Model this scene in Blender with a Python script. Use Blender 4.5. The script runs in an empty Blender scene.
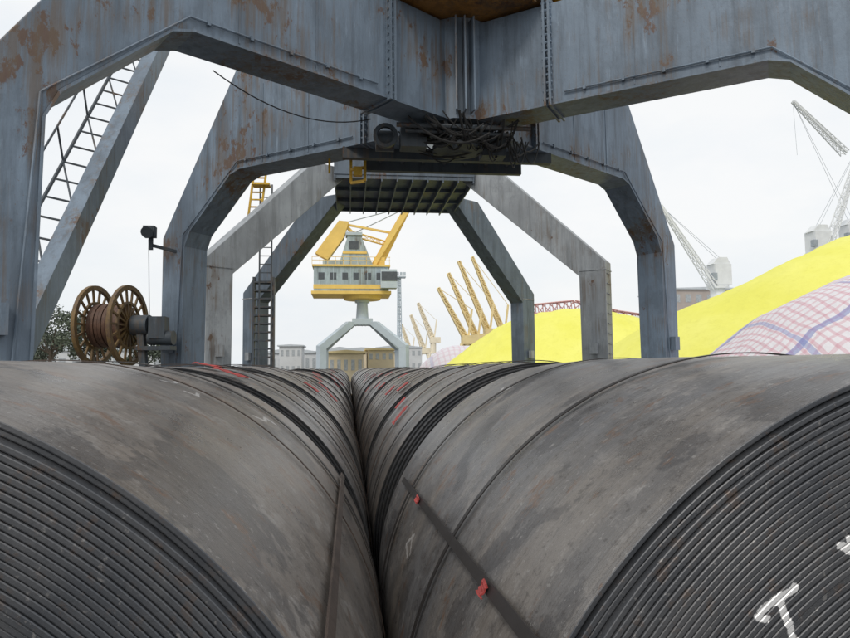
import bpy, bmesh, math, random
from mathutils import Vector, Matrix, noise
random.seed(7)
rad=math.radians
V=Vector
sc=bpy.context.scene
COL=sc.collection

# ------------------------------------------------------------------ materials
def newmat(name):
    m=bpy.data.materials.new(name); m.use_nodes=True
    nt=m.node_tree
    b=nt.nodes['Principled BSDF']
    return m,nt,b
def N(nt,t,**kw):
    n=nt.nodes.new(t)
    for k,v in kw.items(): setattr(n,k,v)
    return n
def noise_n(nt,vec,scale,detail=5,rough=0.6):
    n=N(nt,'ShaderNodeTexNoise'); n.inputs['Scale'].default_value=scale
    n.inputs['Detail'].default_value=min(detail,6); n.inputs['Roughness'].default_value=rough
    nt.links.new(vec,n.inputs['Vector']); return n.outputs['Fac']
def ramp(nt,fac,a,b,ca=(0,0,0,1),cb=(1,1,1,1)):
    r=N(nt,'ShaderNodeValToRGB'); e=r.color_ramp.elements
    e[0].position=a; e[0].color=ca; e[1].position=b; e[1].color=cb
    nt.links.new(fac,r.inputs[0]); return r.outputs[0]
def mapping(nt,vec,s):
    m=N(nt,'ShaderNodeMapping'); m.inputs['Scale'].default_value=s
    nt.links.new(vec,m.inputs['Vector']); return m.outputs[0]
def mix(nt,f,a,b,mode='MIX'):
    m=N(nt,'ShaderNodeMix',data_type='RGBA',blend_type=mode)
    def put(i,v):
        if isinstance(v,(tuple,list)): m.inputs[i].default_value=(*v[:3],1)
        else: nt.links.new(v,m.inputs[i])
    if isinstance(f,float): m.inputs[0].default_value=f
    else: nt.links.new(f,m.inputs[0])
    put(6,a); put(7,b); return m.outputs[2]
def bump(nt,b,h,strength,dist):
    n=N(nt,'ShaderNodeBump'); n.inputs['Strength'].default_value=strength; n.inputs['Distance'].default_value=dist
    nt.links.new(h,n.inputs['Height']); nt.links.new(n.outputs[0],b.inputs['Normal'])
def mathn(nt,op,a,b=None,c=None,clamp=False):
    n=N(nt,'ShaderNodeMath',operation=op,use_clamp=clamp)
    for i,v in enumerate((a,b,c)):
        if v is None: continue
        if isinstance(v,(int,float)): n.inputs[i].default_value=v
        else: nt.links.new(v,n.inputs[i])
    return n.outputs[0]
def vmath(nt,op,a,b=None,out=0):
    n=N(nt,'ShaderNodeVectorMath',operation=op)
    for i,v in enumerate((a,b)):
        if v is None: continue
        if isinstance(v,(tuple,list)): n.inputs[i].default_value=v
        else: nt.links.new(v,n.inputs[i])
    return n.outputs[out]
def stroke_mask(nt,tc,segs,flat=False,soft=0.18):
    """hand painted strokes: distance to 3D segments on the surface, ragged by noise"""
    p=tc
    if flat: p=vmath(nt,'MULTIPLY',tc,(1,0,1))
    nz=noise_n(nt,tc,70 if soft<0.3 else 14,4,0.7); acc=None
    for a,b,w in segs:
        if flat: a=(a[0],0,a[2]);b=(b[0],0,b[2])
        d=V(b)-V(a);ap=vmath(nt,'SUBTRACT',p,tuple(a))
        t=mathn(nt,'MULTIPLY',vmath(nt,'DOT_PRODUCT',ap,tuple(d),out=1),1/d.length_squared,clamp=True)
        sc_=N(nt,'ShaderNodeVectorMath',operation='SCALE');sc_.inputs[0].default_value=tuple(d);nt.links.new(t,sc_.inputs['Scale'])
        q=vmath(nt,'SUBTRACT',ap,sc_.outputs[0]);L=vmath(nt,'LENGTH',q,out=1)
        k=mathn(nt,'SUBTRACT',mathn(nt,'ADD',w*(0.0 if soft<0.3 else -0.3),mathn(nt,'MULTIPLY',nz,w*(1.7 if soft<0.3 else 2.6))),L)
        mk=mathn(nt,'MULTIPLY',k,1/(w*soft),clamp=True)
        acc=mk if acc is None else mathn(nt,'MAXIMUM',acc,mk)
    return acc

def painted(name,c,rust=0.5,rough=0.5,scale=1.0,rc=(0.11,0.055,0.032),met=0.0):
    m,nt,b=newmat(name)
    tc=N(nt,'ShaderNodeTexCoord').outputs['Object']
    a=noise_n(nt,tc,0.7*scale,5,0.6)
    c1=mix(nt,ramp(nt,a,0.35,0.7),tuple(x*0.76 for x in c),tuple(min(1,x*1.2) for x in c))
    blo=noise_n(nt,mapping(nt,tc,(1.2,1.2,0.8)),2.4*scale,6,0.72)
    c1=mix(nt,ramp(nt,blo,0.52,0.60,cb=(0.45,0.45,0.45,1)),c1,tuple(x*0.62 for x in c))
    st=noise_n(nt,mapping(nt,tc,(4*scale,4*scale,0.35*scale)),1.6,6,0.65)
    c2=mix(nt,ramp(nt,st,0.46,0.74),c1,tuple(x*0.46 for x in c))
    st2=noise_n(nt,mapping(nt,tc,(5*scale,5*scale,0.6*scale)),2.6,6,0.7)
    c2=mix(nt,ramp(nt,st2,0.60,0.72,cb=(0.5,0.5,0.5,1)),c2,tuple(min(1,x*1.5+0.03) for x in c))
    sp=noise_n(nt,mapping(nt,tc,(1,1,0.55)),7.5*scale,6,0.72)
    big=noise_n(nt,tc,0.9*scale,3,0.6)
    pr=mathn(nt,'MULTIPLY',sp,big)
    t=0.412-0.12*rust
    mk=ramp(nt,pr,t,t+0.03,cb=(0.9,0.9,0.9,1))
    c3=mix(nt,mk,c2,rc)
    dr=noise_n(nt,mapping(nt,tc,(11*scale,11*scale,0.45*scale)),1.3,5,0.7)
    mk2=ramp(nt,mathn(nt,'MULTIPLY',dr,big),t-0.08,t+0.03,cb=(0.65,0.65,0.65,1))
    c4=mix(nt,mk2,c3,(0.13,0.09,0.055))
    fl=noise_n(nt,tc,22*scale,4,0.75)
    c4=mix(nt,ramp(nt,fl,0.65,0.69,cb=(0.6,0.6,0.6,1)),c4,(0.13,0.085,0.055))
    nt.links.new(c4,b.inputs['Base Color'])
    b.inputs['Roughness'].default_value=rough; b.inputs['Metallic'].default_value=met
    bump(nt,b,sp,0.3,0.025)
    return m
def simple(name,c,rough=0.7,met=0.0,var=0.25,scale=3):
    m,nt,b=newmat(name)
    tc=N(nt,'ShaderNodeTexCoord').outputs['Object']
    a=noise_n(nt,tc,scale,6,0.65)
    c1=mix(nt,ramp(nt,a,0.3,0.72),tuple(x*(1-var) for x in c),tuple(min(1,x*(1+var)) for x in c))
    nt.links.new(c1,b.inputs['Base Color'])
    b.inputs['Roughness'].default_value=rough; b.inputs['Metallic'].default_value=met
    bump(nt,b,a,0.15,0.02)
    return m

def coil_mat(name,cA,cB,rustamt,seedoff,chalk=None,stain=None,spec=0.5):
    m,nt,b=newmat(name)
    tc=N(nt,'ShaderNodeTexCoord').outputs['Object']
    info=N(nt,'ShaderNodeObjectInfo')
    sep=N(nt,'ShaderNodeSeparateXYZ'); nt.links.new(tc,sep.inputs[0])
    at=mathn(nt,'ARCTAN2',sep.outputs[0],sep.outputs[2])
    off=mathn(nt,'MULTIPLY_ADD',info.outputs['Random'],37.0,seedoff)
    cmb=N(nt,'ShaderNodeCombineXYZ'); nt.links.new(at,cmb.inputs[0]); nt.links.new(sep.outputs[1],cmb.inputs[1]); nt.links.new(off,cmb.inputs[2])
    cyl=cmb.outputs[0]
    L=nt.links
    big=noise_n(nt,mapping(nt,cyl,(1.0,1.3,1)),1.5,6,0.68)
    band=noise_n(nt,mapping(nt,cyl,(0.12,6,1)),1.5,4,0.6)
    col=mix(nt,ramp(nt,big,0.43,0.57),cA,cB)
    col=mix(nt,ramp(nt,band,0.44,0.56,cb=(0.55,0.55,0.55,1)),col,tuple(x*0.66 for x in cA))
    # mottled mill scale with crisp edges
    mot=noise_n(nt,mapping(nt,cyl,(1.6,1.4,1)),3.6,6,0.82)
    col=mix(nt,ramp(nt,mot,0.51,0.60,cb=(0.55,0.55,0.55,1)),col,(0.105,0.097,0.093))
    col=mix(nt,ramp(nt,mot,0.37,0.45,ca=(0.55,0.55,0.55,1),cb=(0,0,0,1)),col,(0.35,0.33,0.31))
    # fine rolled scratches following the circumference
    fine=noise_n(nt,mapping(nt,cyl,(1.0,120,1)),1.5,4,0.75)
    col=mix(nt,ramp(nt,fine,0.52,0.64,cb=(0.35,0.35,0.35,1)),col,(0.075,0.063,0.055))
    col=mix(nt,ramp(nt,fine,0.32,0.42,ca=(0.30,0.30,0.30,1),cb=(0,0,0,1)),col,(0.36,0.345,0.33))
    blot=noise_n(nt,mapping(nt,cyl,(2.3,2.4,1)),1.5,6,0.60)
    col=mix(nt,ramp(nt,blot,0.585,0.605,cb=(0.5,0.5,0.5,1)),col,(0.065,0.063,0.066))
    r1=noise_n(nt,mapping(nt,cyl,(3.5,6,1)),2.2,6,0.78)
    col=mix(nt,ramp(nt,r1,0.60-0.06*rustamt,0.66-0.04*rustamt,cb=(0.7,0.7,0.7,1)),col,(0.20,0.115,0.07))
    spk=noise_n(nt,mapping(nt,cyl,(1,1,1)),55,4,0.8)
    col=mix(nt,ramp(nt,spk,0.60,0.66,cb=(0.5,0.5,0.5,1)),col,(0.42,0.40,0.38))
    col=mix(nt,ramp(nt,spk,0.36,0.42,ca=(0.5,0.5,0.5,1),cb=(0,0,0,1)),col,(0.06,0.052,0.047))
    if stain:
        col=mix(nt,mathn(nt,'MULTIPLY',stroke_mask(nt,tc,stain,soft=0.5),0.62),col,(0.07,0.07,0.075))
    if chalk:
        col=mix(nt,mathn(nt,'MULTIPLY',stroke_mask(nt,tc,chalk),0.65),col,(0.65,0.64,0.63))
    L.new(col,b.inputs['Base Color'])
    b.inputs['Metallic'].default_value=0.4
    rr=ramp(nt,mot,0.35,0.62,ca=(0.44,0.44,0.44,1),cb=(0.27,0.27,0.27,1))
    L.new(rr,b.inputs['Roughness'])
    b.inputs['Specular IOR Level'].default_value=spec
    ad=mathn(nt,'MULTIPLY_ADD',big,1.6,mathn(nt,'MULTIPLY',fine,0.5))
    ad=mathn(nt,'ADD',ad,mathn(nt,'MULTIPLY',mot,0.5))
    bump(nt,b,ad,0.25,0.012)
    return m
def sp3(ang,y,R=0.8965):
    a=rad(ang);return (math.sin(a)*R,y,math.cos(a)*R)
def scrib(pts,w): return [(sp3(*p),sp3(*q),w) for p,q in zip(pts[:-1],pts[1:])]
M={}
chL=scrib([(19,1.02),(20.5,1.07),(20,1.12),(22,1.16)],0.009)+scrib([(24,0.98),(26,1.0),(25,1.06)],0.008)+scrib([(35,1.20),(37,1.24),(36.5,1.30),(39,1.32)],0.009)
chR=scrib([(-66,1.2),(-69,1.27),(-70,1.18)],0.010)+scrib([(-69,1.15),(-66,1.24)],0.009)+scrib([(-27,1.55),(-29,1.62),(-28,1.66)],0.008)
stR=[(sp3(-47,1.15),sp3(-34,1.30),0.06),(sp3(-30,1.45),sp3(-22,1.55),0.06),(sp3(-52,1.0),sp3(-47,1.15),0.04),(sp3(-12,1.1),sp3(-6,1.5),0.035)]
stL=[(sp3(-10,0.55),sp3(-2,0.7),0.04),(sp3(-16,0.25),sp3(-12,0.5),0.035),(sp3(10,1.5),sp3(16,1.62),0.04)]
M['coilL1']=coil_mat('hot_rolled_steel_brown_front',(0.265,0.23,0.20),(0.20,0.18,0.165),0.6,1.0,chL,stL)
M['coilR1']=coil_mat('hot_rolled_steel_grey_front',(0.20,0.20,0.207),(0.24,0.218,0.198),0.45,9.0,chR,stR)
M['coilA']=coil_mat('hot_rolled_steel_brown',(0.25,0.215,0.185),(0.18,0.163,0.15),0.7,1.0)
M['coilB']=coil_mat('hot_rolled_steel_grey',(0.195,0.19,0.19),(0.23,0.203,0.178),0.5,9.0)
M['coilC']=coil_mat('hot_rolled_steel_dark',(0.12,0.107,0.10),(0.165,0.14,0.118),0.9,5.0)
def edge_mat(name,segs=None,dark=1.0):
    m,nt,b=newmat(name)
    tc=N(nt,'ShaderNodeTexCoord').outputs['Object']
    a=noise_n(nt,tc,3.0,6,0.7); f=noise_n(nt,tc,34,5,0.7)
    c=mix(nt,ramp(nt,a,0.4,0.65),tuple(x*dark for x in(0.063,0.068,0.077)),tuple(x*dark for x in(0.12,0.12,0.123)))
    c=mix(nt,ramp(nt,f,0.56,0.72,cb=(0.55,0.55,0.55,1)),c,(0.13*dark,0.08*dark,0.05*dark))
    f2=noise_n(nt,tc,90,3,0.6)
    c=mix(nt,ramp(nt,f2,0.64,0.72,cb=(0.5,0.5,0.5,1)),c,(0.3*dark,0.29*dark,0.28*dark))
    if segs: c=mix(nt,stroke_mask(nt,tc,segs,True),c,(0.74,0.74,0.74))
    nt.links.new(c,b.inputs['Base Color']); b.inputs['Metallic'].default_value=0.35; b.inputs['Roughness'].default_value=0.42
    bump(nt,b,f,0.3,0.003)
    return m
M['edge']=edge_mat('coil_wrap_edges')
M['edgeD']=edge_mat('coil_wrap_edges_dark',None,0.40)
RSX,RSZ=1.014,0.987
def T2(x,z):return (x-RSX,0,1.86+z-RSZ)
tseg=[(T2(0.535,-0.324),T2(0.586,-0.294),0.0072),(T2(0.562,-0.308),T2(0.586,-0.368),0.0072),(T2(0.531,-0.329),T2(0.545,-0.333),0.006),
      (T2(0.655,-0.244),T2(0.70,-0.262),0.007),(T2(0.668,-0.236),T2(0.675,-0.262),0.006)]
M['edgeT']=edge_mat('coil_wrap_edges_marked',tseg)
M['strap']=simple('dark_strapping_steel',(0.04,0.036,0.035),0.42,0.4)
M['rstrap']=simple('rusty_strapping_steel',(0.075,0.055,0.045),0.5,0.3,0.4,12)
M['tag']=simple('red_tag',(0.36,0.045,0.04),0.6,0,0.4,20)
M['grey']=painted('crane_grey_paint',(0.175,0.23,0.295),0.66,0.5,0.9)
M['grey2']=painted('crane_light_grey_paint',(0.32,0.345,0.365),0.4,0.55,0.7)
M['grey2b']=painted('crane_rear_slate',(0.12,0.155,0.195),0.4,0.55,0.8)  # darker tone for the second crane's rear legs, arms and platform
M['dgrey']=painted('crane_dark_paint',(0.065,0.08,0.095),0.5,0.6)
M['cyel']=painted('crane_yellow_paint',(0.66,0.40,0.03),0.35,0.5,1.2)
M['brown']=painted('crane_rusty_ring',(0.36,0.17,0.04),0.75,0.6,1.0,(0.12,0.05,0.025))
M['ylwfar']=simple('hazy_yellow_paint',(0.78,0.54,0.15),0.7,0,0.12,0.5)  # far cranes, ship and buildings: distance haze put into pale base colours
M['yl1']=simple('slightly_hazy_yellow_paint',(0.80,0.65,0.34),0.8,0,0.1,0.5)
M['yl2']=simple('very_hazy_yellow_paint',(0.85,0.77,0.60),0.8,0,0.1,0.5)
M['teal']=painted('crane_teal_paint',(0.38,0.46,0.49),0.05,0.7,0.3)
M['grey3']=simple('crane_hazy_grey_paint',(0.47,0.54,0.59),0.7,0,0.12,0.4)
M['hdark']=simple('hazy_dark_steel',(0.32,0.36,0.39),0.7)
M['glass']=simple('dark_glass',(0.07,0.08,0.09),0.2)
M['black']=simple('black_rubber',(0.02,0.02,0.02),0.7)
M['reel']=painted('reel_ochre_paint',(0.20,0.12,0.04),1.0,0.6,4)
M['cable']=simple('cable_winding',(0.10,0.05,0.03),0.6,0,0.4,14)
M['white']=simple('ship_white_paint',(0.70,0.72,0.73),0.7,0,0.1,0.6)
M['ship']=simple('ship_hull_paint',(0.26,0.19,0.18),0.6)
M['redfar']=simple('hazy_red_gallery_paint',(0.62,0.36,0.33),0.8)  # red paled, distance haze painted into the colour
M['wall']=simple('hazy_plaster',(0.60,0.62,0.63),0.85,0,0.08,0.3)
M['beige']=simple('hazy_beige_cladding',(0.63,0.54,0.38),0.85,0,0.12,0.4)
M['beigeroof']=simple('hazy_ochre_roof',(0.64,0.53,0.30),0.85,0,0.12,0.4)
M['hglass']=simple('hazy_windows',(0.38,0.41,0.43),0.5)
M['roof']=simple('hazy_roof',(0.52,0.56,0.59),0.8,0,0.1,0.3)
M['brick']=simple('brown_cladding',(0.42,0.37,0.34),0.85,0,0.1,0.5)
M['wood']=simple('dunnage_wood',(0.22,0.15,0.09),0.85,0,0.35,9)
M['rail']=simple('rail_steel',(0.12,0.09,0.07),0.4,0.7)
M['bark']=simple('bark',(0.10,0.08,0.06),0.9)
M['leafA']=simple('leaf_dark',(0.085,0.105,0.075),0.7,0,0.3,1)
M['leafB']=simple('leaf_light',(0.12,0.145,0.10),0.7,0,0.3,1)

def ground_mat():
    m,nt,b=newmat('quay_concrete')
    tc=N(nt,'ShaderNodeTexCoord').outputs['Object']
    a=noise_n(nt,tc,0.15,6,0.65); f=noise_n(nt,tc,3,6,0.7)
    c=mix(nt,ramp(nt,a,0.35,0.65),(0.10,0.095,0.09),(0.15,0.14,0.13))
    c=mix(nt,ramp(nt,f,0.5,0.75,cb=(0.6,0.6,0.6,1)),c,(0.07,0.065,0.06))
    nt.links.new(c,b.inputs['Base Color']); b.inputs['Roughness'].default_value=0.9
    bump(nt,b,f,0.3,0.02)
    return m
M['ground']=ground_mat()
def sulphur_mat():
    m,nt,b=newmat('lemon_yellow_sulphur')
    tc=N(nt,'ShaderNodeTexCoord').outputs['Object']
    a=noise_n(nt,tc,0.25,6,0.65);f=noise_n(nt,tc,2.5,6,0.75)
    c=mix(nt,ramp(nt,a,0.35,0.65),(0.76,0.74,0.15),(0.81,0.79,0.21))
    c=mix(nt,ramp(nt,f,0.52,0.75,cb=(0.4,0.4,0.4,1)),c,(0.63,0.60,0.12))
    nt.links.new(c,b.inputs['Base Color']); b.inputs['Roughness'].default_value=0.9
    b.inputs['Specular IOR Level'].default_value=0.1
    bump(nt,b,f,0.4,0.16)
    return m
M['sulphur']=sulphur_mat()
def check_mat(name,sx=1.0,haze_mix=0.0):
    m,nt,b=newmat(name)
    tc=N(nt,'ShaderNodeTexCoord').outputs['Object']
    dist=N(nt,'ShaderNodeTexNoise');dist.inputs['Scale'].default_value=0.5;nt.links.new(tc,dist.inputs['Vector'])
    wv=vmath(nt,'ADD',tc,vmath(nt,'MULTIPLY',dist.outputs['Color'],(0.6,0.6,0)))
    sep=N(nt,'ShaderNodeSeparateXYZ'); nt.links.new(wv,sep.inputs[0])
    def stripe(o,per,lo,hi,add=0.0):
        f=mathn(nt,'FRACT',mathn(nt,'MULTIPLY_ADD',o,1/per,add+100))
        return mathn(nt,'MULTIPLY',mathn(nt,'GREATER_THAN',f,lo),mathn(nt,'LESS_THAN',f,hi))
    x,y,z=sep.outputs
    w=(0.70,0.68,0.70)
    c=mix(nt,mathn(nt,'MULTIPLY',stripe(x,0.30*sx,0.0,0.32),0.42),w,(0.55,0.20,0.26))
    c=mix(nt,mathn(nt,'MULTIPLY',stripe(y,0.30*sx,0.0,0.32),0.36),c,(0.55,0.20,0.26))
    c=mix(nt,mathn(nt,'MULTIPLY',stripe(y,3.4*sx,0.0,0.07,0.3),0.6),c,(0.14,0.19,0.45))
    c=mix(nt,mathn(nt,'MULTIPLY',stripe(x,2.6*sx,0.0,0.06,0.3),0.5),c,(0.14,0.19,0.45))
    if haze_mix: c=mix(nt,haze_mix,c,(0.68,0.65,0.70))  # distance haze mixed into the far tarpaulin's colour
    nt.links.new(c,b.inputs['Base Color']); b.inputs['Roughness'].default_value=0.55
    n2=noise_n(nt,tc,2.2,5,0.6); bump(nt,b,n2,0.7,0.14)
    return m
M['check']=check_mat('striped_woven_tarpaulin',0.8)
M['checkfar']=check_mat('striped_woven_tarpaulin_far',3.0,0.5)

# ------------------------------------------------------------------ mesh builder
class MB:
    def __init__(s): s.v=[];s.f=[];s.m=[]
    def add(s,vs,fs,mi=0):
        o=len(s.v); s.v+= [tuple(v) for v in vs]
        s.f+=[tuple(i+o for i in f) for f in fs]; s.m+=[mi]*len(fs)
    def box(s,c,sz,mi=0,R=None):
        x,y,z=[k/2 for k in sz]; P=[V((a*x,b*y,d*z)) for a in(-1,1) for b in(-1,1) for d in(-1,1)]
        if R: P=[R@p for p in P]
        c=V(c); P=[p+c for p in P]
        s.add(P,[(0,1,3,2),(4,6,7,5),(0,4,5,1),(2,3,7,6),(0,2,6,4),(1,5,7,3)],mi)
    def beam(s,p1,p2,w,h,mi=0,up=(0,0,1),w2=None,h2=None):
        p1=V(p1);p2=V(p2);d=(p2-p1).normalized();up=V(up)
        sd=d.cross(up)
        if sd.length<1e-3: sd=d.cross(V((0,1,0)))
        sd.normalize();u=sd.cross(d)
        w2=w if w2 is None else w2; h2=h if h2 is None else h2
        P=[]
        for p,ww,hh in((p1,w,h),(p2,w2,h2)):
            for a,b in((-1,-1),(1,-1),(1,1),(-1,1)): P.append(p+sd*(a*ww/2)+u*(b*hh/2))
        s.add(P,[(0,1,2,3),(4,7,6,5),(0,4,5,1),(1,5,6,2),(2,6,7,3),(3,7,4,0)],mi)
    def cyl(s,p1,p2,r1,r2=None,n=16,mi=0,cap=True):
        p1=V(p1);p2=V(p2);r2=r1 if r2 is None else r2;d=(p2-p1).normalized()
        a=d.cross(V((0,0,1)))
        if a.length<1e-3:a=d.cross(V((0,1,0)))
        a.normalize();b=a.cross(d);P=[]
        for p,r in((p1,r1),(p2,r2)):
            for i in range(n):
                t=2*math.pi*i/n;P.append(p+a*math.cos(t)*r+b*math.sin(t)*r)
        F=[(i,(i+1)%n,n+(i+1)%n,n+i) for i in range(n)]
        if cap:F+=[tuple(range(n)),tuple(range(2*n-1,n-1,-1))]
        s.add(P,F,mi)
    def prism(s,poly,off,mi=0):
        off=V(off);n=len(poly);A=[V(p)-off/2 for p in poly];B=[V(p)+off/2 for p in poly]
        F=[(i,(i+1)%n,n+(i+1)%n,n+i) for i in range(n)]+[tuple(range(n)),tuple(range(2*n-1,n-1,-1))]
        s.add(A+B,F,mi)
    def tube(s,pts,r,n=6,mi=0):
        for a,b in zip(pts[:-1],pts[1:]):
            if (V(b)-V(a)).length>1e-4: s.cyl(a,b,r,r,n,mi)
    def sag(s,a,b,drop,r,mi=0,k=10):
        a=V(a);b=V(b);pts=[]
        for i in range(k+1):
            t=i/k;p=a.lerp(b,t);p.z-=drop*4*t*(1-t);pts.append(p)
        s.tube(pts,r,5,mi)
    def ring(s,c,ax,ri,ro,th,n=32,mi=0):
        c=V(c);d=V(ax).normalized();a=d.cross(V((0,0,1)))
        if a.length<1e-3:a=d.cross(V((0,1,0)))
        a.normalize();b=a.cross(d);P=[]
        for i in range(n):
            t=2*math.pi*i/n;e=a*math.cos(t)+b*math.sin(t)
            P+=[c+e*ri-d*th/2,c+e*ro-d*th/2,c+e*ro+d*th/2,c+e*ri+d*th/2]
        F=[]
        for i in range(n):
            j=(i+1)%n
            for k in range(4):
                l=(k+1)%4;F.append((4*i+k,4*i+l,4*j+l,4*j+k))
        s.add(P,F,mi)
    def lattice(s,p1,p2,w1,w2,n,r,mi=0):
        p1=V(p1);p2=V(p2);d=(p2-p1).normalized();sd=d.cross(V((0,1,0)))
        if sd.length<1e-3:sd=d.cross(V((1,0,0)))
        sd.normalize();u=sd.cross(d)
        def C(t,k):
            w=(w1+(w2-w1)*t)/2;a,b=((-1,-1),(1,-1),(1,1),(-1,1))[k]
            return p1.lerp(p2,t)+sd*a*w+u*b*w
        for k in range(4): s.cyl(C(0,k),C(1,k),r,r,5,mi)
        for i in range(n):
            t0=i/n;t1=(i+1)/n
            for k in range(4):
                l=(k+1)%4
                s.cyl(C(t0,k),C(t1,l) ,r*0.6,r*0.6,4,mi)
                s.cyl(C(t1,k),C(t1,l),r*0.6,r*0.6,4,mi)
    def obj(s,name,mats,parent=None,smooth=None,bevel=0,recalc=True):
        me=bpy.data.meshes.new(name);me.from_pydata(s.v,[],s.f)
        for m in mats:me.materials.append(m)
        me.polygons.foreach_set('material_index',s.m)
        if recalc:
            bm=bmesh.new();bm.from_mesh(me);bmesh.ops.recalc_face_normals(bm,faces=bm.faces);bm.to_mesh(me);bm.free()
        if smooth:
            me.polygons.foreach_set('use_smooth',[True]*len(me.polygons));me.set_sharp_from_angle(angle=rad(smooth))
        o=bpy.data.objects.new(name,me);COL.objects.link(o)
        if bevel:
            md=o.modifiers.new('bevel','BEVEL');md.width=bevel;md.segments=2;md.limit_method='ANGLE';md.angle_limit=rad(40)
        if parent:
            o.parent=parent;o.matrix_parent_inverse=Matrix.Translation(-parent.location)
        return o
def empty(name,loc):
    e=bpy.data.objects.new(name,None);e.location=loc;e.empty_display_size=0.5;COL.objects.link(e);return e

CAMZ=1.86; R0=0.9; AXZ=0.987; GX=0.11

# ------------------------------------------------------------------ ground, rails
g=MB();g.add([(-2500,-300,0),(2500,-300,0),(2500,4000,0),(-2500,4000,0)],[(0,1,2,3)])
g.obj('ground',[M['ground']],recalc=False)
for X in(-3.45,7.05):
    r=MB();r.box((X,60,0.06),(0.07,180,0.12));r.box((X,60,0.012),(0.16,180,0.016));r.obj('crane_rail',[M['rail']])
d=MB()
y=1.2
while y<46:
    d.box((GX,y,0.045),(3.6,0.14,0.09));y+=0.95
d.obj('timber_dunnage',[M['wood']])

# ------------------------------------------------------------------ steel coils
def coil_mesh(name,length,R,seg,steps,stepw,seed,mats,pitch=0.0092,eye=0.36,wob=0.0028,tele=0.0):
    rnd=random.Random(seed)
    nw=int(round((R-eye)/pitch)); pt=(R-eye)/nw
    w=[0.0]
    for i in range(nw+2):
        w.append(w[-1]*0.80+rnd.uniform(-wob,wob))
    nst=steps
    jit=[rnd.uniform(0.55,1.45) for _ in range(nst+2)]
    def setback(k):
        j=k-(nw-nst)
        return 0 if j<0 else stepw*sum(jit[:j+1])
    V_=[];rows=[];kinds=[]
    def row(fn,kd):
        i0=len(V_)
        for s_ in range(seg+1):
            t=s_/seg; th=-math.pi+2*math.pi*t
            y_,r_=fn(t)
            V_.append((math.sin(th)*r_,y_,math.cos(th)*r_))
        rows.append(i0);kinds.append(kd)
    dp=0.0045
    for k in range(nw):
        r=eye+k*pt
        def e(t,k=k):
            base=w[k]+(w[k+1]-w[k])*t
            tl=tele*math.sin(k*0.21+seed)*0.5
            s_=0
            if k>=nw-nst-1:
                s0=setback(k);s1=setback(k+1) if k<nw-1 else s0
                s_=s0+(s1-s0)*t
                s_+=0.006*math.sin(t*17+k*2.1)
            return base+s_+tl
        row(lambda t,r=r,e=e:(e(t)+dp+0.002,r+pt*t),1)
        row(lambda t,r=r,e=e:(e(t)+0.0008,r+pt*0.14+pt*t),1)
        row(lambda t,r=r,e=e:(e(t),r+pt*0.3+pt*t),1)
        row(lambda t,r=r,e=e:(e(t),r+pt*0.86+pt*t),1)
        row(lambda t,r=r,e=e:(e(t)+0.001,r+pt-0.0001+pt*t),2 if k>=nw-nst else 1)
    ny=7
    sb=setback(nw-1)
    for i in range(1,ny+1):
        yy=sb+(length-sb)*i/ny
        def f(t,yy=yy,i=i):
            th=2*math.pi*t
            dr=0.0022*math.sin(3*th+seed+i*0.6)+0.0015*math.sin(7*th+i*1.1)
            return (yy+(0 if i<ny else 0.006*math.sin(th*2)),R+pt*t+dr-(0.006 if i==ny else 0))
        row(f,3)
    row(lambda t:(length+0.002,R-0.05),1)
    row(lambda t:(length-0.01,eye),1)
    row(lambda t:(0.02,eye),1)
    F=[];MI=[]
    nf=5*nw
    for a in range(len(rows)-1):
        if a<nf-1: mi=2 if (kinds[a]==2) else 1
        elif a<nf-1+ny: mi=0
        else: mi=1
        i0,i1=rows[a],rows[a+1]
        for s_ in range(seg):
            F.append((i0+s_,i0+s_+1,i1+s_+1,i1+s_));MI.append(mi)
    me=bpy.data.meshes.new(name);me.from_pydata(V_,[],F)
    for m in mats: me.materials.append(m)
    me.polygons.foreach_set('material_index',MI)
    bm=bmesh.new();bm.from_mesh(me);bmesh.ops.recalc_face_normals(bm,faces=bm.faces);bm.to_mesh(me);bm.free()
    me.polygons.foreach_set('use_smooth',[True]*len(me.polygons));me.set_sharp_from_angle(angle=rad(28))
    return me
def strap_ring(parent,cx,cz,y,R,w,mat,name='strap',slant=0.0):
    mb=MB();n=160;P=[];F=[]
    for i in range(n):
        t=2*math.pi*i/n;ys=y+slant*math.sin(t)
        for yy,rr in((ys,R),(ys,R+0.003),(ys+w,R+0.003),(ys+w,R)):
            P.append((cx+math.sin(t)*rr,yy,cz+math.cos(t)*rr))
    for i in range(n):
        j=(i+1)%n
        for k in range(4):
            l=(k+1)%4;F.append((4*i+k,4*i+l,4*j+l,4*j+k))
    mb.add(P,F);mb.obj(name,[mat],parent)
def surf_pt(cx,cz,R,ang,y): return V((cx+math.sin(ang)*R,y,cz+math.cos(ang)*R))
def axial_strap(parent,cx,cz,R,a0,a1,y0,y1,w,mat,name='strap'):
    mb=MB();n=12;P=[];F=[]
    for i in range(n+1):
        t=i/n;a=a0+(a1-a0)*t;y=y0+(y1-y0)*t;da=w/R/2
        for aa,rr in((a-da,R),(a-da,R+0.005),(a+da,R+0.005),(a+da,R)):P.append(surf_pt(cx,cz,rr,aa,y))
    for i in range(n):
        for k in range(4):
            l=(k+1)%4;F.append((4*i+k,4*i+l,4*i+4+l,4*i+4+k))
    mb.add(P,F);mb.obj(name,[mat],parent)
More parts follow.
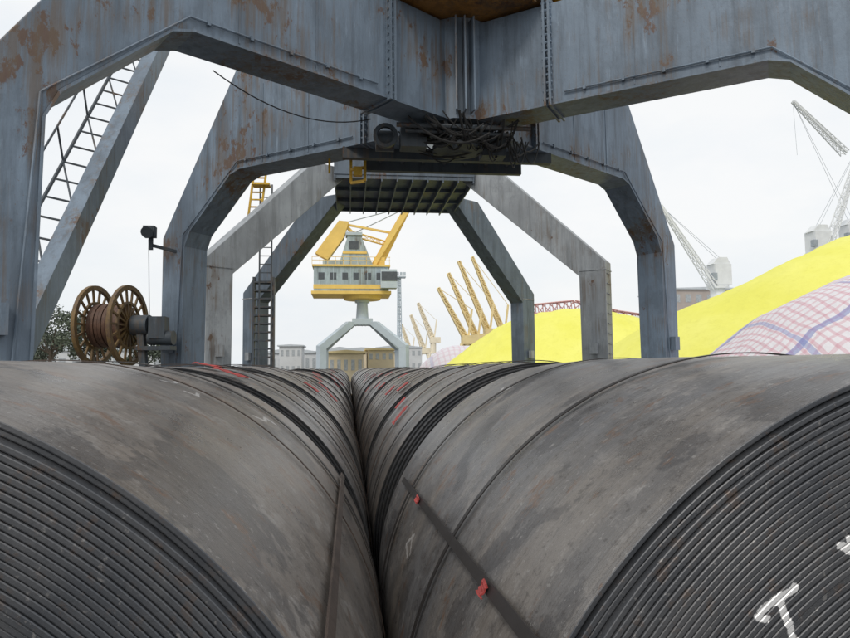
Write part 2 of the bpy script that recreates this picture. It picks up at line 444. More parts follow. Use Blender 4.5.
def tag(parent,cx,cz,R,a,y,la,ly,mat,name='red_tag',rot=0.0):
    mb=MB();P=[];n=6
    for i in range(n+1):
        for j in range(3):
            u=(i/n-0.5)*la;v=(j/2-0.5)*ly
            uu=u*math.cos(rot)-v*math.sin(rot);vv=u*math.sin(rot)+v*math.cos(rot)
            rr=R+0.005+0.008*abs(math.sin(i*1.3+j))*(0.3+abs(i/n-0.5))
            P.append(surf_pt(cx,cz,rr,a+uu/R,y+vv))
    F=[(i*3+j,i*3+j+1,i*3+j+4,i*3+j+3) for i in range(n) for j in range(2)]
    mb.add(P,F);o=mb.obj(name,[mat],parent,recalc=False)
    md=o.modifiers.new('s','SOLIDIFY');md.thickness=0.003

def put_coil(me,x,y,z):
    o=bpy.data.objects.new('steel_coil',me);COL.objects.link(o);o.location=(x,y,z);return o
cxL=GX-R0-0.004; cxR=GX+R0+0.004
meL=coil_mesh('steel_coil_mesh',1.70,R0-0.009,256,2,0.014,3,[M['coilL1'],M['edge'],M['edgeD']],tele=0.006)
coL=put_coil(meL,cxL,0.815,AXZ)
meR=coil_mesh('steel_coil_mesh_b',2.02,R0-0.009,256,3,0.010,8,[M['coilR1'],M['edgeT'],M['edgeD']],tele=0.004)
coR=put_coil(meR,cxR,0.82,AXZ)
vars_=[]
for i,(st,sw,mt,ln) in enumerate([(8,0.042,'coilB',1.85),(6,0.036,'coilC',1.55),(4,0.030,'coilA',1.65),(6,0.032,'coilB',1.45),(3,0.024,'coilA',1.3)]):
    me=coil_mesh('steel_coil_var%d'%i,ln,R0-0.012,144,st,sw,20+i*3,[M[mt],M['edgeD'],M['edgeD']],pitch=0.010)
    vars_.append((me,ln))
rnd=random.Random(5)
for side,cx,y0,order in((0,cxL,2.60,[3,2,1,4,0]),(1,cxR,2.94,[0,1,2,3,4])):
    y=y0;i=0
    while y<44:
        me,ln=vars_[order[i%5]]
        o=put_coil(me,cx,y,AXZ)
        s=1.0+rnd.uniform(-0.012,0.003)
        if i>1:s*=1+rnd.uniform(-0.028,0.0)
        o.scale=(s,1,s)
        o.location.z=AXZ-(1-s)*R0
        if y<18:
            strapR=R0+0.004
            for k in range(3 if y<12 else 1):
                yy=y+ln*(0.34+0.25*k)+rnd.uniform(-0.06,0.06)
                mb=MB();n=120;P=[];F=[]
                for q in range(n):
                    t=2*math.pi*q/n
                    for dy,rr in((0,strapR),(0,strapR+0.004),(0.034,strapR+0.004),(0.034,strapR)):
                        P.append((math.sin(t)*rr,yy-y+dy,math.cos(t)*rr))
                for q in range(n):
                    j=(q+1)%n
                    for kk in range(4):
                        l=(kk+1)%4;F.append((4*q+kk,4*q+l,4*j+l,4*j+kk))
                mb.add(P,F);so=mb.obj('strap',[M['rstrap' if k==1 else 'strap']]);so.parent=o
                if y>4.2 and k!=1:
                    ang=rnd.uniform(-55,-28) if side else rnd.uniform(25,48)
                    tag(o,cx,AXZ,R0+0.008,rad(ang),yy-0.02,0.12,0.14,M['tag'])
        y+=ln+0.09+rnd.uniform(0,0.10);i+=1
RS=R0+0.002
strap_ring(coL,cxL,AXZ,1.86,RS,0.010,M['rstrap'],slant=0.01)
strap_ring(coL,cxL,AXZ,2.20,RS,0.030,M['strap'])
axial_strap(coL,cxL,AXZ,RS+0.004,rad(57.6),rad(58.3),0.85,2.48,0.020,M['rstrap'])
strap_ring(coR,cxR,AXZ,1.55,RS,0.020,M['strap'],slant=0.008)
strap_ring(coR,cxR,AXZ,2.36,RS,0.024,M['strap'])
axial_strap(coR,cxR,AXZ,RS+0.004,rad(-57.0),rad(-61.5),0.86,2.6,0.021,M['strap'])
tag(coR,cxR,AXZ,RS+0.006,rad(-58.2),1.16,0.026,0.032,M['tag'])
tag(coR,cxR,AXZ,RS+0.006,rad(-60.3),2.1,0.020,0.06,M['tag'],name='strap_clip')
tag(coL,cxL,AXZ,RS,rad(10),3.05,0.11,0.11,M['tag'])
tag(coL,cxL,AXZ,RS,rad(19),2.86,0.14,0.11,M['tag'])
tag(coR,cxR,AXZ,RS,rad(-50),4.05,0.14,0.11,M['tag'])
tag(coR,cxR,AXZ,RS,rad(-46),4.55,0.10,0.10,M['tag'])

# ------------------------------------------------------------------ portal cranes
def portal(cx,yf,yr,style,mats,name='portal_crane',half=2.2,gauge=10.5,detail=True,t=0.55,lw=0.62,rearmat=None):
    cy=(yf+yr)/2;root=empty(name,(cx,cy,0))
    legs=[(cx-gauge/2,yf),(cx+gauge/2,yf),(cx-gauge/2,yr),(cx+gauge/2,yr)]
    st=MB();dt=MB()
    for i,(lx,ly) in enumerate(legs):
        dv=V((lx-cx,ly-cy,0));L=dv.length+lw/2;dv.normalize();nv=V((-dv.y,dv.x,0))
        RZ=Matrix.Rotation(math.atan2(dv.y,dv.x),3,'Z')
        def P(s,z):return V((cx,cy,0))+dv*s+V((0,0,z))
        if style=='A':
            prof=[(0.42,5.80),(L-2.15,5.80),(L-1.9,5.72),(L-0.80,4.70),(L-lw-0.04,4.40),(L-lw,1.55),(L,1.55),(L,4.62),(L-2.1,7.95),(2.3,7.36),(0.42,7.36)]
        else:
            s1=half*1.42
            prof=[(L-lw,1.55),(L,1.55),(L,4.78),(s1+0.55,8.0),(s1-0.6,8.0),(s1-0.6,7.75),(L-lw-0.02,4.40)]
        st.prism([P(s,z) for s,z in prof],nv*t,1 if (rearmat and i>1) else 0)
        if style=='A':
            for a,b in zip(prof[:5],prof[1:6]):
                dt.beam(P(*a)-V((0,0,0.015)),P(*b)-V((0,0,0.015)),t+0.05,0.03,0,up=(0,0,1))
            for s0 in(1.62,1.70):
                dt.box(P(s0,6.59),(0.035,t+0.20,1.70),0,R=RZ)
            for sg in(-1,1):
                for q in range(13):
                    z=5.85+q*0.125
                    c=P(1.66,z)+nv*sg*(t/2+0.06)
                    dt.cyl(c-dv*0.075,c+dv*0.075,0.022,0.022,6,0)
            for s0 in(2.9,4.0):
                for sg in(-1,1):
                    dt.box(P(s0,6.6)+nv*sg*(t/2+0.004),(0.02,0.008,1.55),0,R=RZ)
            for sg in(-1,1):
                o=nv*sg*(t/2+0.03)
                dt.tube([P(1.9,5.93)+o,P(L-2.1,5.93)+o,P(L-0.62,4.62)+o,P(L-0.45,1.6)+o],0.014,6,0)
                for q in range(5):
                    dt.box(P(2.2+q*0.55,5.93)+o,(0.04,0.04,0.06),0,R=RZ)
        else:
            dt.box(P(L-lw/2,4.55),(lw+0.03,t+0.03,0.03),0,R=RZ)
        dt.box(P(L-lw/2,1.60),(lw+0.2,t+0.2,0.06),0,R=RZ)
        if detail:
            dt.box(P(L-lw/2,2.35)-nv*(t/2+0.08)*(1 if nv.y>0 else -1),(0.2,0.12,0.30),0,R=RZ)
            for q in range(9):
                z=2.2+q*0.28
                dt.beam(P(L+0.02,z)-nv*0.18,P(L+0.02,z)+nv*0.18,0.025,0.025,0)
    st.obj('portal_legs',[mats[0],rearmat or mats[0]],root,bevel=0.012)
    for sx in(-1,1):
        x=cx+sx*gauge/2
        dt.box((x,cy,1.30),(0.46,yr-yf+1.0,0.46),0)
        for ly in(yf,yr):
            dt.box((x,ly,0.90),(0.36,0.9,0.32),0)
            dt.box((x,ly,0.62),(0.30,1.9,0.34),1)
            for k in(-0.62,0.62):
                dt.cyl((x-0.07,ly+k,0.40),(x+0.07,ly+k,0.40),0.28,0.28,20,1)
    dt.obj('fittings',[mats[0],mats[1]],root)
    h=MB()
    if style=='A':
        n=12
        pl=[(cx+0.62*math.cos(2*math.pi*(i+.5)/n),cy+0.62*math.sin(2*math.pi*(i+.5)/n),6.58) for i in range(n)]
        h.prism(pl,(0,0,1.64),0)
        for a in(-1.75,-1.57,-1.39):
            h.box((cx+0.70*math.cos(a),cy+0.70*math.sin(a),6.58),(0.22,0.025,1.5),0,R=Matrix.Rotation(a,3,'Z'))
        h.cyl((cx,cy,7.41),(cx,cy,7.50),1.62,1.62,48,1)
        h.cyl((cx,cy,7.50),(cx,cy,7.80),1.50,1.50,48,1)
        h.cyl((cx,cy,7.80),(cx,cy,7.98),1.85,1.85,48,2)
        h.cyl((cx,cy,7.98),(cx,cy,9.3),1.75,1.75,48,1)
        for i in range(36):
            a=2*math.pi*i/36;h.cyl((cx+1.56*math.cos(a),cy+1.56*math.sin(a),7.37),(cx+1.56*math.cos(a),cy+1.56*math.sin(a),7.54),0.03,0.03,6,1)
        h.box((cx+1.75,cy-0.75,7.58),(0.5,0.7,0.30),2)
        h.box((cx-1.5,cy-1.0,7.60),(0.5,0.5,0.25),1)
        h.box((cx+0.4,cy,9.8),(5.2,3.4,1.0),2)
    else:
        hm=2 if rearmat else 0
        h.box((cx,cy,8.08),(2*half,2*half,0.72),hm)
        k=int(2*half/0.45)
        for i in range(k+1):
            x=cx-half+0.03+(2*half-0.06)*i/k
            h.box((x,cy,7.62),(0.035,2*half-0.02,0.19),2)
        for i in range(4):
            y=cy-half+0.05+(2*half-0.1)*i/3
            h.box((cx,y,7.66),(2*half,0.045,0.11),2)
        h.cyl((cx,cy,8.44),(cx,cy,10.6),half*0.62,half*0.52,32,0)
        h.cyl((cx,cy,10.6),(cx,cy,11.0),half*0.72,half*0.72,32,1)
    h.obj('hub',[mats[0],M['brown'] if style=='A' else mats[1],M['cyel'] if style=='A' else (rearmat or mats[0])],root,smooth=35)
    return root

C1=(1.8,6.7,14.05)
c1=portal(C1[0],C1[1],C1[2],'A',[M['grey'],M['dgrey']])
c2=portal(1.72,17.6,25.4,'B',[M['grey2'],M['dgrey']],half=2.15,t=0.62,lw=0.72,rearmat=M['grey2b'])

# machinery and hanging cables under crane 1's hub
cl=MB();cx,cy=1.8,10.375
cl.cyl((cx,cy,5.75),(cx,cy,5.50),0.42,0.36,20,1)
cl.cyl((cx,cy,5.50),(cx,cy,5.42),0.42,0.42,20,1)
cl.box((cx-0.75,cy-0.1,5.58),(0.42,0.3,0.34),1)
cl.box((cx+0.62,cy+0.15,5.56),(0.40,0.3,0.36),1)
cl.cyl((cx-1.35,cy+0.1,5.60),(cx-1.05,cy+0.1,5.60),0.17,0.17,16,1)
cl.ring((cx-1.2,cy-0.1,5.62),(0,1,0),0.14,0.2,0.08,18,1)
cl.cyl((cx-1.05,cy-0.5,5.66),(cx+1.1,cy-0.5,5.66),0.04,0.04,8,1)
cl.cyl((cx-0.9,cy-0.42,5.60),(cx+0.8,cy-0.42,5.58),0.03,0.03,8,1)
cl.beam((cx-0.3,cy-0.45,5.8),(cx-0.1,cy-0.4,5.35),0.06,0.06,1)
cl.beam((cx-1.9,cy+1.0,5.68),(cx+1.9,cy+1.0,5.68),0.14,0.2,1)
cl.beam((cx-1.5,cy+1.6,5.66),(cx+1.5,cy+1.6,5.66),0.12,0.22,1)
for q in range(7):cl.beam((cx-1.2+q*0.4,cy+1.0,5.72),(cx-1.2+q*0.4,cy+1.6,5.70),0.05,0.05,1)
rn=random.Random(11)
for i in range(70):
    a=rn.uniform(0,6.28);b=a+rn.uniform(0.6,2.4);r1=rn.uniform(0.2,1.1);r2=rn.uniform(0.15,0.9)
    cl.sag((cx+r1*math.cos(a),cy+r1*math.sin(a)*0.7-0.2,5.74),(cx+r2*math.cos(b),cy+r2*math.sin(b)*0.7-0.2,rn.uniform(5.45,5.7)),rn.uniform(0.03,0.30),rn.uniform(0.009,0.024),2,10)
for i in range(9):
    x0=cx+rn.uniform(0.4,1.0);cl.sag((x0,cy-0.3,5.6),(x0+rn.uniform(.2,.6),cy+0.2,5.7),rn.uniform(.2,.5),0.013,2,12)
cl.obj('underslung_machinery',[M['grey'],M['dgrey'],M['black']],c1,smooth=35)
lc=MB();lc.sag((-1.75,8.45,5.75),(0.35,10.0,5.78),0.28,0.009,0,16)
lc.obj('slung_cable',[M['black']],c1)
yb=MB()
for (a,b) in [((0.05,11.75,5.78),(0.05,11.75,5.25)),((0.30,11.6,5.78),(0.30,11.6,5.25)),((0.05,11.75,5.25),(0.30,11.6,5.25)),((0.05,11.75,5.5),(0.30,11.6,5.5))]:
    yb.beam(a,b,0.05,0.05)
yb.box((0.17,11.6,5.42),(0.16,0.12,0.16))
yb.beam((-0.35,12.0,5.86),(0.4,11.45,5.86),0.04,0.04);yb.beam((-0.35,12.0,5.86),(-0.35,12.0,5.5),0.04,0.04)
yb.obj('yellow_bracket',[M['cyel']],c1)
# inclined brace with rung ladder on the left side of crane 1
sr=MB();a=V((-4.30,8.0,0.9));b=V((-3.90,13.75,8.75))
sr.beam(a,b,0.26,0.36,0)
k=22
a2=a+V((-0.55,-0.12,0.10));b2=b+V((-0.55,-0.12,0.10))
sr.cyl(a2,b2,0.03,0.03,6,1);sr.cyl(a2+V((0,-0.25,0.5)),b2+V((0,-0.25,0.5)),0.018,0.018,6,1)
for i in range(1,k):
    p=a.lerp(b,i/k);q=a2.lerp(b2,i/k);sr.cyl(p,q,0.018,0.018,5,1)
    if i%3==0: sr.cyl(q,q+V((0,-0.25,0.5)),0.018,0.018,5,1)
    if i%3==0 and i+3<=k: sr.cyl(p,a2.lerp(b2,(i+3)/k),0.016,0.016,5,1)
sr.obj('inclined_brace_ladder',[M['grey'],M['dgrey']],c1)
ld=MB()
for x in(-3.0,-2.6):
    ld.beam((x,22.4,0.3),(x,22.4,8.2),0.05,0.05,0)
for i in range(26):
    ld.beam((-3.0,22.4,0.5+i*0.29),(-2.6,22.4,0.5+i*0.29),0.03,0.03,0)
for i in range(16):
    z=0.5+i*0.3;ld.box((-3.05,24.0,z),(0.62,0.5,0.05),0)
ld.beam((-3.4,24,0.2),(-3.4,24,5.2),0.08,0.3,0);ld.beam((-2.7,24,0.2),(-2.7,24,5.2),0.08,0.3,0)
ld.obj('access_ladder',[M['dgrey'],M['cyel']],c2)
def jib_crane(x,y,z1,x2,z2,mat,wid=1.6):
    e=empty('jib_crane',(x,y,0));j=MB()
    for sx in(-3,3):
        for sy in(-2,2):j.beam((x+sx,y+sy,0),(x+sx*0.4,y+sy*0.4,8),0.6,0.6,0)
    j.cyl((x,y,7.5),(x,y,z1-1.2),1.2,1.2,12,0);j.box((x+0.8,y,z1-1),(4.2,2.6,2.3),0)
    j.lattice((x,y,z1-1),(x2,y,z2),wid,wid*0.45,10,0.2,0)
    j.beam((x,y,z1-1),(x2,y,z2),wid*0.45,0.25,0,up=(0,1,0))
    j.beam((x+0.5,y,z1),(x+1.5,y,z1+7),0.5,0.5,0)
    j.tube([(x+1.5,y,z1+7),(x2,y,z2)],0.09,4,0)
    j.obj('jib_structure',[mat],e)
yl=MB()
for x in(-2.95,-2.6):yl.beam((x,19.3,6.1),(x+0.25,19.3,8.3),0.06,0.06,0)
for i in range(10):
    z=6.2+i*0.22;x=-2.95+0.25*(z-6.1)/2.2;yl.beam((x,19.3,z),(x+0.35,19.3,z),0.04,0.04,0)
yl.box((-2.55,19.3,7.3),(0.5,0.4,0.06),0)
yl.obj('yellow_mast_ladder',[M['cyel']],c2)

# ------------------------------------------------------------------ cable reel beside the rear left leg
cr=empty('cable_reel',(-4.55,13.3,2.72))
rl=MB();c=V((-4.56,13.3,2.74));ax=V((1,-0.16,0)).normalized()
for k in(-0.36,0.30):
    q=c+ax*k
    rl.ring(q,ax,0.70,0.79,0.07,44,0)
    rl.ring(q,ax,0.42,0.47,0.045,36,0)
    rl.ring(q,ax,0.0001,0.16,0.10,24,0)
    e1=ax.cross(V((0,0,1))).normalized();e2=V((0,0,1))
    for i in range(18):
        a=2*math.pi*i/18;e=e1*math.cos(a)+e2*math.sin(a)
        rl.beam(q+e*0.12,q+e*0.72,0.038,0.035,0,up=ax)
for i in range(8):
    rl.ring(c+ax*(-0.29+i*0.074),ax,0.02,0.42+0.012*(i%2),0.062,36,1)
rl.cyl(c-ax*0.5,c+ax*0.95,0.07,0.07,14,2)
rl.cyl(c+ax*0.40,c+ax*0.72,0.20,0.20,20,2)
rl.box(c+ax*0.9+V((0,0,-0.05)),(0.30,0.34,0.42),2)
rl.cyl(c+ax*0.72+V((0,0,-.25)),c+ax*1.2+V((0,0,-.25)),0.14,0.14,18,2)
rl.beam(c+ax*0.55+V((0,0,-0.1)),c+ax*0.55+V((0.1,0,-1.2)),0.12,0.2,2,up=(0,1,0))
rl.beam(c+ax*0.5+V((0,0,-0.45)),c+ax*1.2+V((0,0,-0.45)),0.3,0.08,2)
rl.obj('reel_assembly',[M['reel'],M['cable'],M['dgrey']],cr,smooth=35)
fl=MB();fl.box((-3.98,13.5,4.65),(0.22,0.2,0.22),0);fl.cyl((-3.98,13.4,4.65),(-3.98,13.3,4.60),0.09,0.12,14,0)
fl.beam((-3.98,13.6,4.4),(-3.5,13.8,4.3),0.06,0.06,0);fl.box((-3.98,13.58,4.45),(0.08,0.06,0.3),0);fl.sag((-4.0,13.5,4.5),(-3.95,13.5,2.9),0.0,0.008,1)
fl.obj('floodlight',[M['dgrey'],M['black']],c1)

# ------------------------------------------------------------------ distant complete crane
def upper_works(root,cx,cy,mats):
    u=MB() # 0 teal 1 yellow 2 glass 3 grey 4 dark
    B=lambda x0,x1,z0_,z1_,y0,y1,mi:u.box((cx+(x0+x1)/2,cy+(y0+y1)/2,(z0_+z1_)/2),(x1-x0,y1-y0,z1_-z0_),mi)
    u.cyl((cx,cy,11.0),(cx,cy,11.5),2.4,2.6,32,1)
    B(-6.6,3.7,11.5,11.9,-3.0,3.0,1)
    B(-6.3,3.4,11.9,15.1,-2.7,2.7,0)
    B(-6.5,3.6,15.1,15.35,-2.9,2.9,1)
    B(-6.34,3.44,12.2,12.75,-2.74,2.74,1)
    for i in range(6):
        x=-5.7+i*1.5;B(x,x+0.8,13.4,14.3,-2.73,-2.5,2)
    for i in range(9):
        x=-6.0+i*1.1;B(x,x+0.06,12.8,15.05,-2.735,-2.6,3)
    B(-5.2,-2.9,15.35,16.1,-1.6,1.6,0)
    B(1.6,3.0,15.35,16.6,-1.2,1.2,1)
    for z in(15.9,16.35):u.beam((cx-6.5,cy-2.85,z),(cx+3.6,cy-2.85,z),0.06,0.06,1)
    for i in range(11):u.beam((cx-6.5+i,cy-2.85,15.35),(cx-6.5+i,cy-2.85,16.35),0.06,0.06,1)
    B(2.3,4.4,12.2,14.6,-3.9,-2.2,3);B(2.4,4.43,13.1,14.3,-3.95,-2.4,2)
    u.prism([(cx-3.2,cy,15.35),(cx+1.5,cy,15.35),(cx-0.2,cy,19.6),(cx-1.9,cy,19.6)],(0,2.0,0),0)
    B(-2.6,0.6,17.1,17.4,-1.1,1.1,1);B(-2.2,0.0,19.6,20.0,-1.2,1.2,3)
    B(-1.8,-0.5,17.7,18.8,-1.04,-0.9,2)
    u.prism([(cx-6.2,cy,17.2),(cx-4.6,cy,16.3),(cx-2.4,cy,19.4),(cx-1.8,cy,21.5),(cx-3.1,cy,21.6)],(0,1.6,0),1)
    u.beam((cx-2.4,cy,21.3),(cx-1.0,cy,19.8),0.4,0.4,1)
    for dy in(-0.8,0.8):
        u.beam((cx+1.4,cy+dy,15.2),(cx+6.4,cy+dy*0.4,24.0),0.35,1.5,1,up=(0,1,0),w2=0.9,h2=0.3)
    u.beam((cx+1.7,cy,15.2),(cx+6.4,cy,24.0),1.5,0.4,1,up=(0,1,0),w2=0.9,h2=0.3)
    u.beam((cx-2.0,cy,21.2),(cx+3.8,cy,20.2),0.28,0.28,1)
    u.lattice((cx-1.4,cy,20.0),(cx+3.6,cy,18.6),0.6,0.5,6,0.06,1)
    u.tube([(cx-1.2,cy,20.0),(cx+6.3,cy,23.8)],0.07,5,4)
    u.tube([(cx-2.2,cy,21.5),(cx+6.3,cy,23.9)],0.07,5,4)
    u.obj('upper_works',mats,root,smooth=None)
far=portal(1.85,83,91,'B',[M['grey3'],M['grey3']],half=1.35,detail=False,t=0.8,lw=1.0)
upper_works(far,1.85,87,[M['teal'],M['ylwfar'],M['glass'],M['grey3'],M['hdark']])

# ------------------------------------------------------------------ far yellow jib cranes
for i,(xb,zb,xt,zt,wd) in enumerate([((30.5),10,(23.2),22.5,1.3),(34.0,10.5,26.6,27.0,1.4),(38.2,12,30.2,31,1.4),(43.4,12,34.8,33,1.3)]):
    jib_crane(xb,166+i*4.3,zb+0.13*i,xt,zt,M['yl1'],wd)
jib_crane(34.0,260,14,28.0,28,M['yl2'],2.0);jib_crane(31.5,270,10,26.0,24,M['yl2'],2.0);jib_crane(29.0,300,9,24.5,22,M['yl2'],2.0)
lm=MB();lm.lattice((10.2,130,0),(10.2,130,20),1.0,0.6,14,0.08,0);lm.box((10.2,130,20.2),(2.6,1.6,0.3),0)
for i in range(4):lm.box((9.2+i*0.68,129.3,20.8),(0.45,0.3,0.6),0)
lm.beam((10.2,130,0),(10.2,130,20),0.3,0.3,0)
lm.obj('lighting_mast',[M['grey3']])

# ------------------------------------------------------------------ stockpiles
def mound(name,cx,cy,a,b,H,mat,p=2.0,n=90,seed=0,wr=0.10,sharp=2.3,rough=0.0):
    P=[];F=[]
    for i in range(n+1):
        for j in range(n+1):
            u=-1.08+2.16*i/n;v=-1.08+2.16*j/n
            x=cx+u*a;y=cy+v*b
            du=noise.noise(V((x*0.12+seed,y*0.12,5)))*0.10
            d=(abs(u)**sharp+abs(v)**sharp)**(1/sharp)+du
            h=H*max(0,1-max(0,d)**p)
            nz=noise.noise(V((x*0.22+seed,y*0.22,0)))*0.5+noise.noise(V((x*0.8,y*0.5+seed,3)))*0.16
            fold=abs(noise.noise(V((x*0.5+seed,y*0.12,7))))**0.5
            k=min(1,h/2.0)
            h=h+(nz-0.5*fold*wr*4)*wr*8*k
            if rough:
                h+=rough*k*(noise.fractal(V((x*0.9,y*0.9,seed)),0.8,2.1,4))
            P.append((x,y,max(0.02,h)))
    for i in range(n):
        for j in range(n):
            q=i*(n+1)+j;F.append((q,q+n+1,q+n+2,q+1))
    m=MB();m.add(P,F);o=m.obj(name,[mat],smooth=60)
    return o
mound('sulphur_stockpile',40,30,32,13,10.4,M['sulphur'],1.9,200,1,0.05,2.1,0.07)
mound('sulphur_stockpile',22.5,62,15.5,12,7.7,M['sulphur'],1.9,150,5,0.06,2.0,0.09)
mound('sulphur_stockpile',36,80,14,12,8.0,M['sulphur'],1.6,110,15,0.06,2.0,0.09)
mound('striped_tarp_stockpile',20.5,17,12.3,5.5,5.5,M['check'],2.0,130,9,0.07,2.3,0.04)
mound('striped_tarp_stockpile',18.0,106,7.5,7,5.6,M['checkfar'],2.0,50,12,0.05)
cg=MB()
pts=[(40,140,14.5),(50,140,15.5),(60,140,13.2),(72,140,11.5)]
for a,b in zip(pts[:-1],pts[1:]):cg.lattice(a,b,2.0,2.0,6,0.18,0)
for p in pts:
    for s in(-1,1):cg.beam((p[0]+s*1.2,p[1],0),(p[0],p[1],p[2]-1),0.35,0.35,0)
cg.obj('conveyor_gallery',[M['redfar']])

# ------------------------------------------------------------------ ship with deck cranes
shp=empty('cargo_ship',(75,105,0));s=MB()
s.prism([(34,104,4.2),(42,96,4.2),(150,96,4.2),(152,104,4.2),(150,114,4.2),(42,114,4.2)],(0,0,8.0),0)
s.prism([(35,104,8.9),(43,96.5,8.9),(149,96.5,8.9),(151,104,8.9),(149,113.5,8.9),(43,113.5,8.9)],(0,0,1.4),1)
s.obj('hull',[M['ship'],M['white']],shp)
def deck_crane(x,y,zt,tip,base,r=1.3):
    d=MB();d.cyl((x,y,9.5),(x,y,zt-3),r,r*0.9,20,0);d.cyl((x,y,zt-3),(x,y,zt-2.5),r*1.35,r*1.35,20,0)
    d.box((x+0.4,y,zt-0.6),(r*2.2,r*2,3.6),0);d.prism([(x-r,y,zt+1.2),(x+r*1.4,y,zt+1.2),(x+r,y,zt+2.4),(x-0.2,y,zt+2.4)],(0,r*1.6,0),0)
    d.box((x-r*0.9,y-r*0.8,zt-1.0),(0.8,0.8,1.2),1)
    d.lattice(base,tip,1.15,0.45,12,0.09,0)
    d.beam((base[0],base[1]-0.5,base[2]),(tip[0],tip[1]-0.2,tip[2]),0.28,0.28,0,up=(0,1,0))
    for k in(-0.5,0.5):d.tube([(x+0.4,y+k,zt+2.3),tip],0.035,4,1)
    d.tube([tip,(tip[0]+0.3,tip[1],tip[2]-10)],0.03,4,1)
    d.obj('deck_crane',[M['white'],M['hdark']],shp)
deck_crane(63.5,105,18.0,(53.6,105,29.5),(62.3,104,15.0),1.35)
deck_crane(82.5,105,24.0,(93.5,105,44.0),(84.0,104,22.5),1.4)
deck_crane(91.5,108,26.0,(80.2,106,49.5),(90.8,107,40.5),1.3)

# ------------------------------------------------------------------ buildings
def shed(name,x0,x1,y,dep,h,mw,mr,floors=1,nw=10,pitch=1.2):
    e=empty(name,((x0+x1)/2,y,0));b=MB();b.box(((x0+x1)/2,y+dep/2,h/2),(x1-x0,dep,h),0);b.obj('walls',[mw],e)
    r=MB();r.prism([((x0-0.4),y+dep/2,h),((x1+0.4),y+dep/2,h),((x1+0.4),y+dep/2,h+0.25),((x0+x1)/2,y+dep/2,h+pitch),((x0-0.4),y+dep/2,h+0.25)],(0,dep+0.8,0),0);r.obj('roof',[mr],e)
    w=MB()
    for f in range(floors):
        fh=h/floors
        for i in range(nw):
            x=x0+(x1-x0)*(i+0.5)/nw;w.box((x,y-0.01,fh*f+fh*0.58),((x1-x0)/nw*0.5,0.06,fh*0.38),0)
    w.obj('windows',[M['hglass']],e)
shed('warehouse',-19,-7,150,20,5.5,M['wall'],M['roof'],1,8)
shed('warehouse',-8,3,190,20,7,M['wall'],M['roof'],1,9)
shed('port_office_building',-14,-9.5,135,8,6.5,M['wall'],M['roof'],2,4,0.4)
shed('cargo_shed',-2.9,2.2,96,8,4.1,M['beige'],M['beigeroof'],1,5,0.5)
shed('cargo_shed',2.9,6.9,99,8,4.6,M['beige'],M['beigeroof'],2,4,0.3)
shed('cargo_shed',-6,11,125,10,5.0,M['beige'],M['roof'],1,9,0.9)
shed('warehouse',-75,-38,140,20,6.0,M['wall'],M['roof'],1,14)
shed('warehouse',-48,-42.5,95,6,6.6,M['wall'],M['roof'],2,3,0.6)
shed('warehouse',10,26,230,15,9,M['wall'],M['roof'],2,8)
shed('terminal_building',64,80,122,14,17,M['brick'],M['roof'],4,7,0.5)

# ------------------------------------------------------------------ trees
def tree(x,y,h,w,seed,name='broadleaf_tree'):
    r=random.Random(seed);e=empty(name,(x,y,0));t=MB()
    t.cyl((x,y,0),(x+0.2,y,h*0.45),0.28,0.18,9,0)
    tips=[]
    for i in range(7):
        a=i*0.9+r.random();q=V((x+math.cos(a)*w*0.33,y+math.sin(a)*w*0.33,h*(0.55+0.3*r.random())))
        t.cyl((x+0.2,y,h*(0.32+0.02*i)),q,0.12,0.04,6,0);tips.append(q)
    t.obj('trunk',[M['bark']],e)
    l=MB()
    for k in range(26):
        c=V((x+r.gauss(0,w*0.24),y+r.gauss(0,w*0.24),h*r.uniform(0.42,0.95)))
        if k<7:c=tips[k]
        rr=r.uniform(0.09,0.17)*w
        mi=0 if r.random()<0.6 else 1
        for i in range(120):
            d=V((r.gauss(0,1),r.gauss(0,1),r.gauss(0,0.75))).normalized()*rr*r.uniform(0.5,1.1);p=c+d
            s_=r.uniform(0.10,0.24);a=V((r.uniform(-1,1),r.uniform(-1,1),r.uniform(-1,1))).normalized();b=a.cross(V((r.uniform(-1,1),r.uniform(-1,1),r.uniform(-1,1)))).normalized()
            l.add([p-a*s_,p+b*s_*0.6,p+a*s_,p-b*s_*0.6],[(0,1,2,3)],mi)
    l.obj('crown',[M['leafA'],M['leafB']],e,recalc=False)
tree(-34.5,80,9.6,8,1);tree(-30.8,83,8.6,6.5,2);tree(-39,88,8.2,7,3);tree(-27.5,92,7.2,5.5,4)

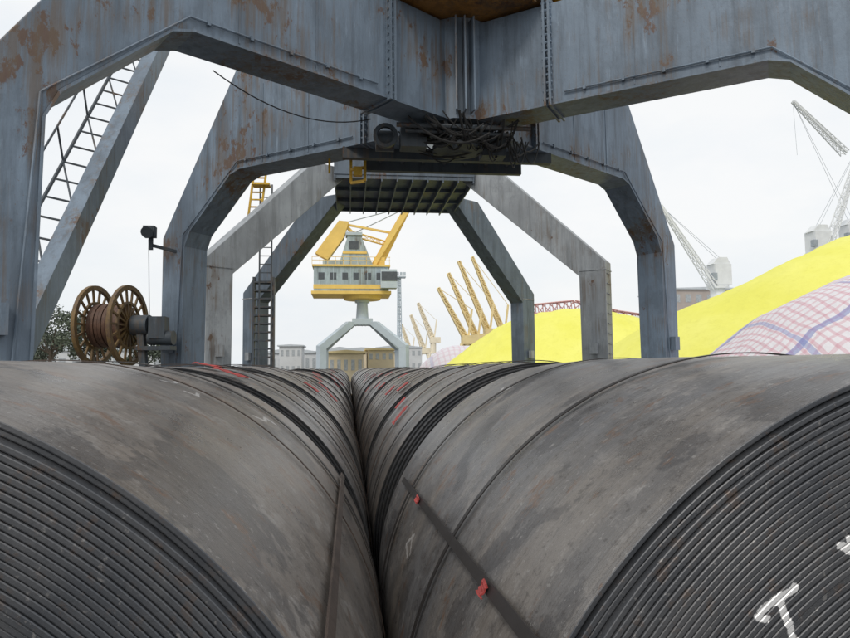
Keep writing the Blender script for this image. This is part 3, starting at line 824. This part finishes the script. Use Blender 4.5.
# ------------------------------------------------------------------ world, sun
w=bpy.data.worlds.new('World');sc.world=w;w.use_nodes=True;nt=w.node_tree;nt.nodes.clear()
out=N(nt,'ShaderNodeOutputWorld')
sky=N(nt,'ShaderNodeTexSky',sky_type='NISHITA');sky.sun_disc=False
EL,ROT=rad(48),rad(205)
sky.sun_elevation=EL;sky.sun_rotation=ROT;sky.dust_density=6;sky.air_density=1.3;sky.ozone_density=1.0
bg=N(nt,'ShaderNodeBackground');bg.inputs['Strength'].default_value=0.1;nt.links.new(sky.outputs[0],bg.inputs['Color'])
tc=N(nt,'ShaderNodeTexCoord').outputs['Generated']
n1=noise_n(nt,mapping(nt,tc,(1,1,2.5)),1.6,6,0.55)
haze=ramp(nt,n1,0.34,0.64,ca=(0.76,0.83,0.90,1),cb=(0.95,0.955,0.955,1))
bg2=N(nt,'ShaderNodeBackground');bg2.inputs['Strength'].default_value=1.10;nt.links.new(haze,bg2.inputs['Color'])
mx=N(nt,'ShaderNodeMixShader');mx.inputs[0].default_value=0.88
nt.links.new(bg.outputs[0],mx.inputs[1]);nt.links.new(bg2.outputs[0],mx.inputs[2]);nt.links.new(mx.outputs[0],out.inputs[0])
sl=bpy.data.lights.new('sun','SUN');sl.energy=1.2;sl.angle=rad(12);sl.color=(1,0.94,0.86)
so=bpy.data.objects.new('sun',sl);COL.objects.link(so)
dirv=V((math.sin(ROT)*math.cos(EL),math.cos(ROT)*math.cos(EL),math.sin(EL)))
so.rotation_euler=dirv.to_track_quat('Z','Y').to_euler();so.location=(0,0,40)

# ------------------------------------------------------------------ camera
cd=bpy.data.cameras.new('camera');cam=bpy.data.objects.new('camera',cd);COL.objects.link(cam)
cd.sensor_width=36;cd.lens=27.5;cd.clip_start=0.05;cd.clip_end=6000
Mx=Matrix.Rotation(rad(-6.75),4,'Z')@Matrix.Rotation(rad(94.3),4,'X')@Matrix.Rotation(rad(-0.55),4,'Z')
cam.matrix_world=Matrix.Translation((0,0,CAMZ))@Mx
sc.camera=cam
sc.view_settings.view_transform='Standard';sc.view_settings.look='None';sc.view_settings.exposure=0
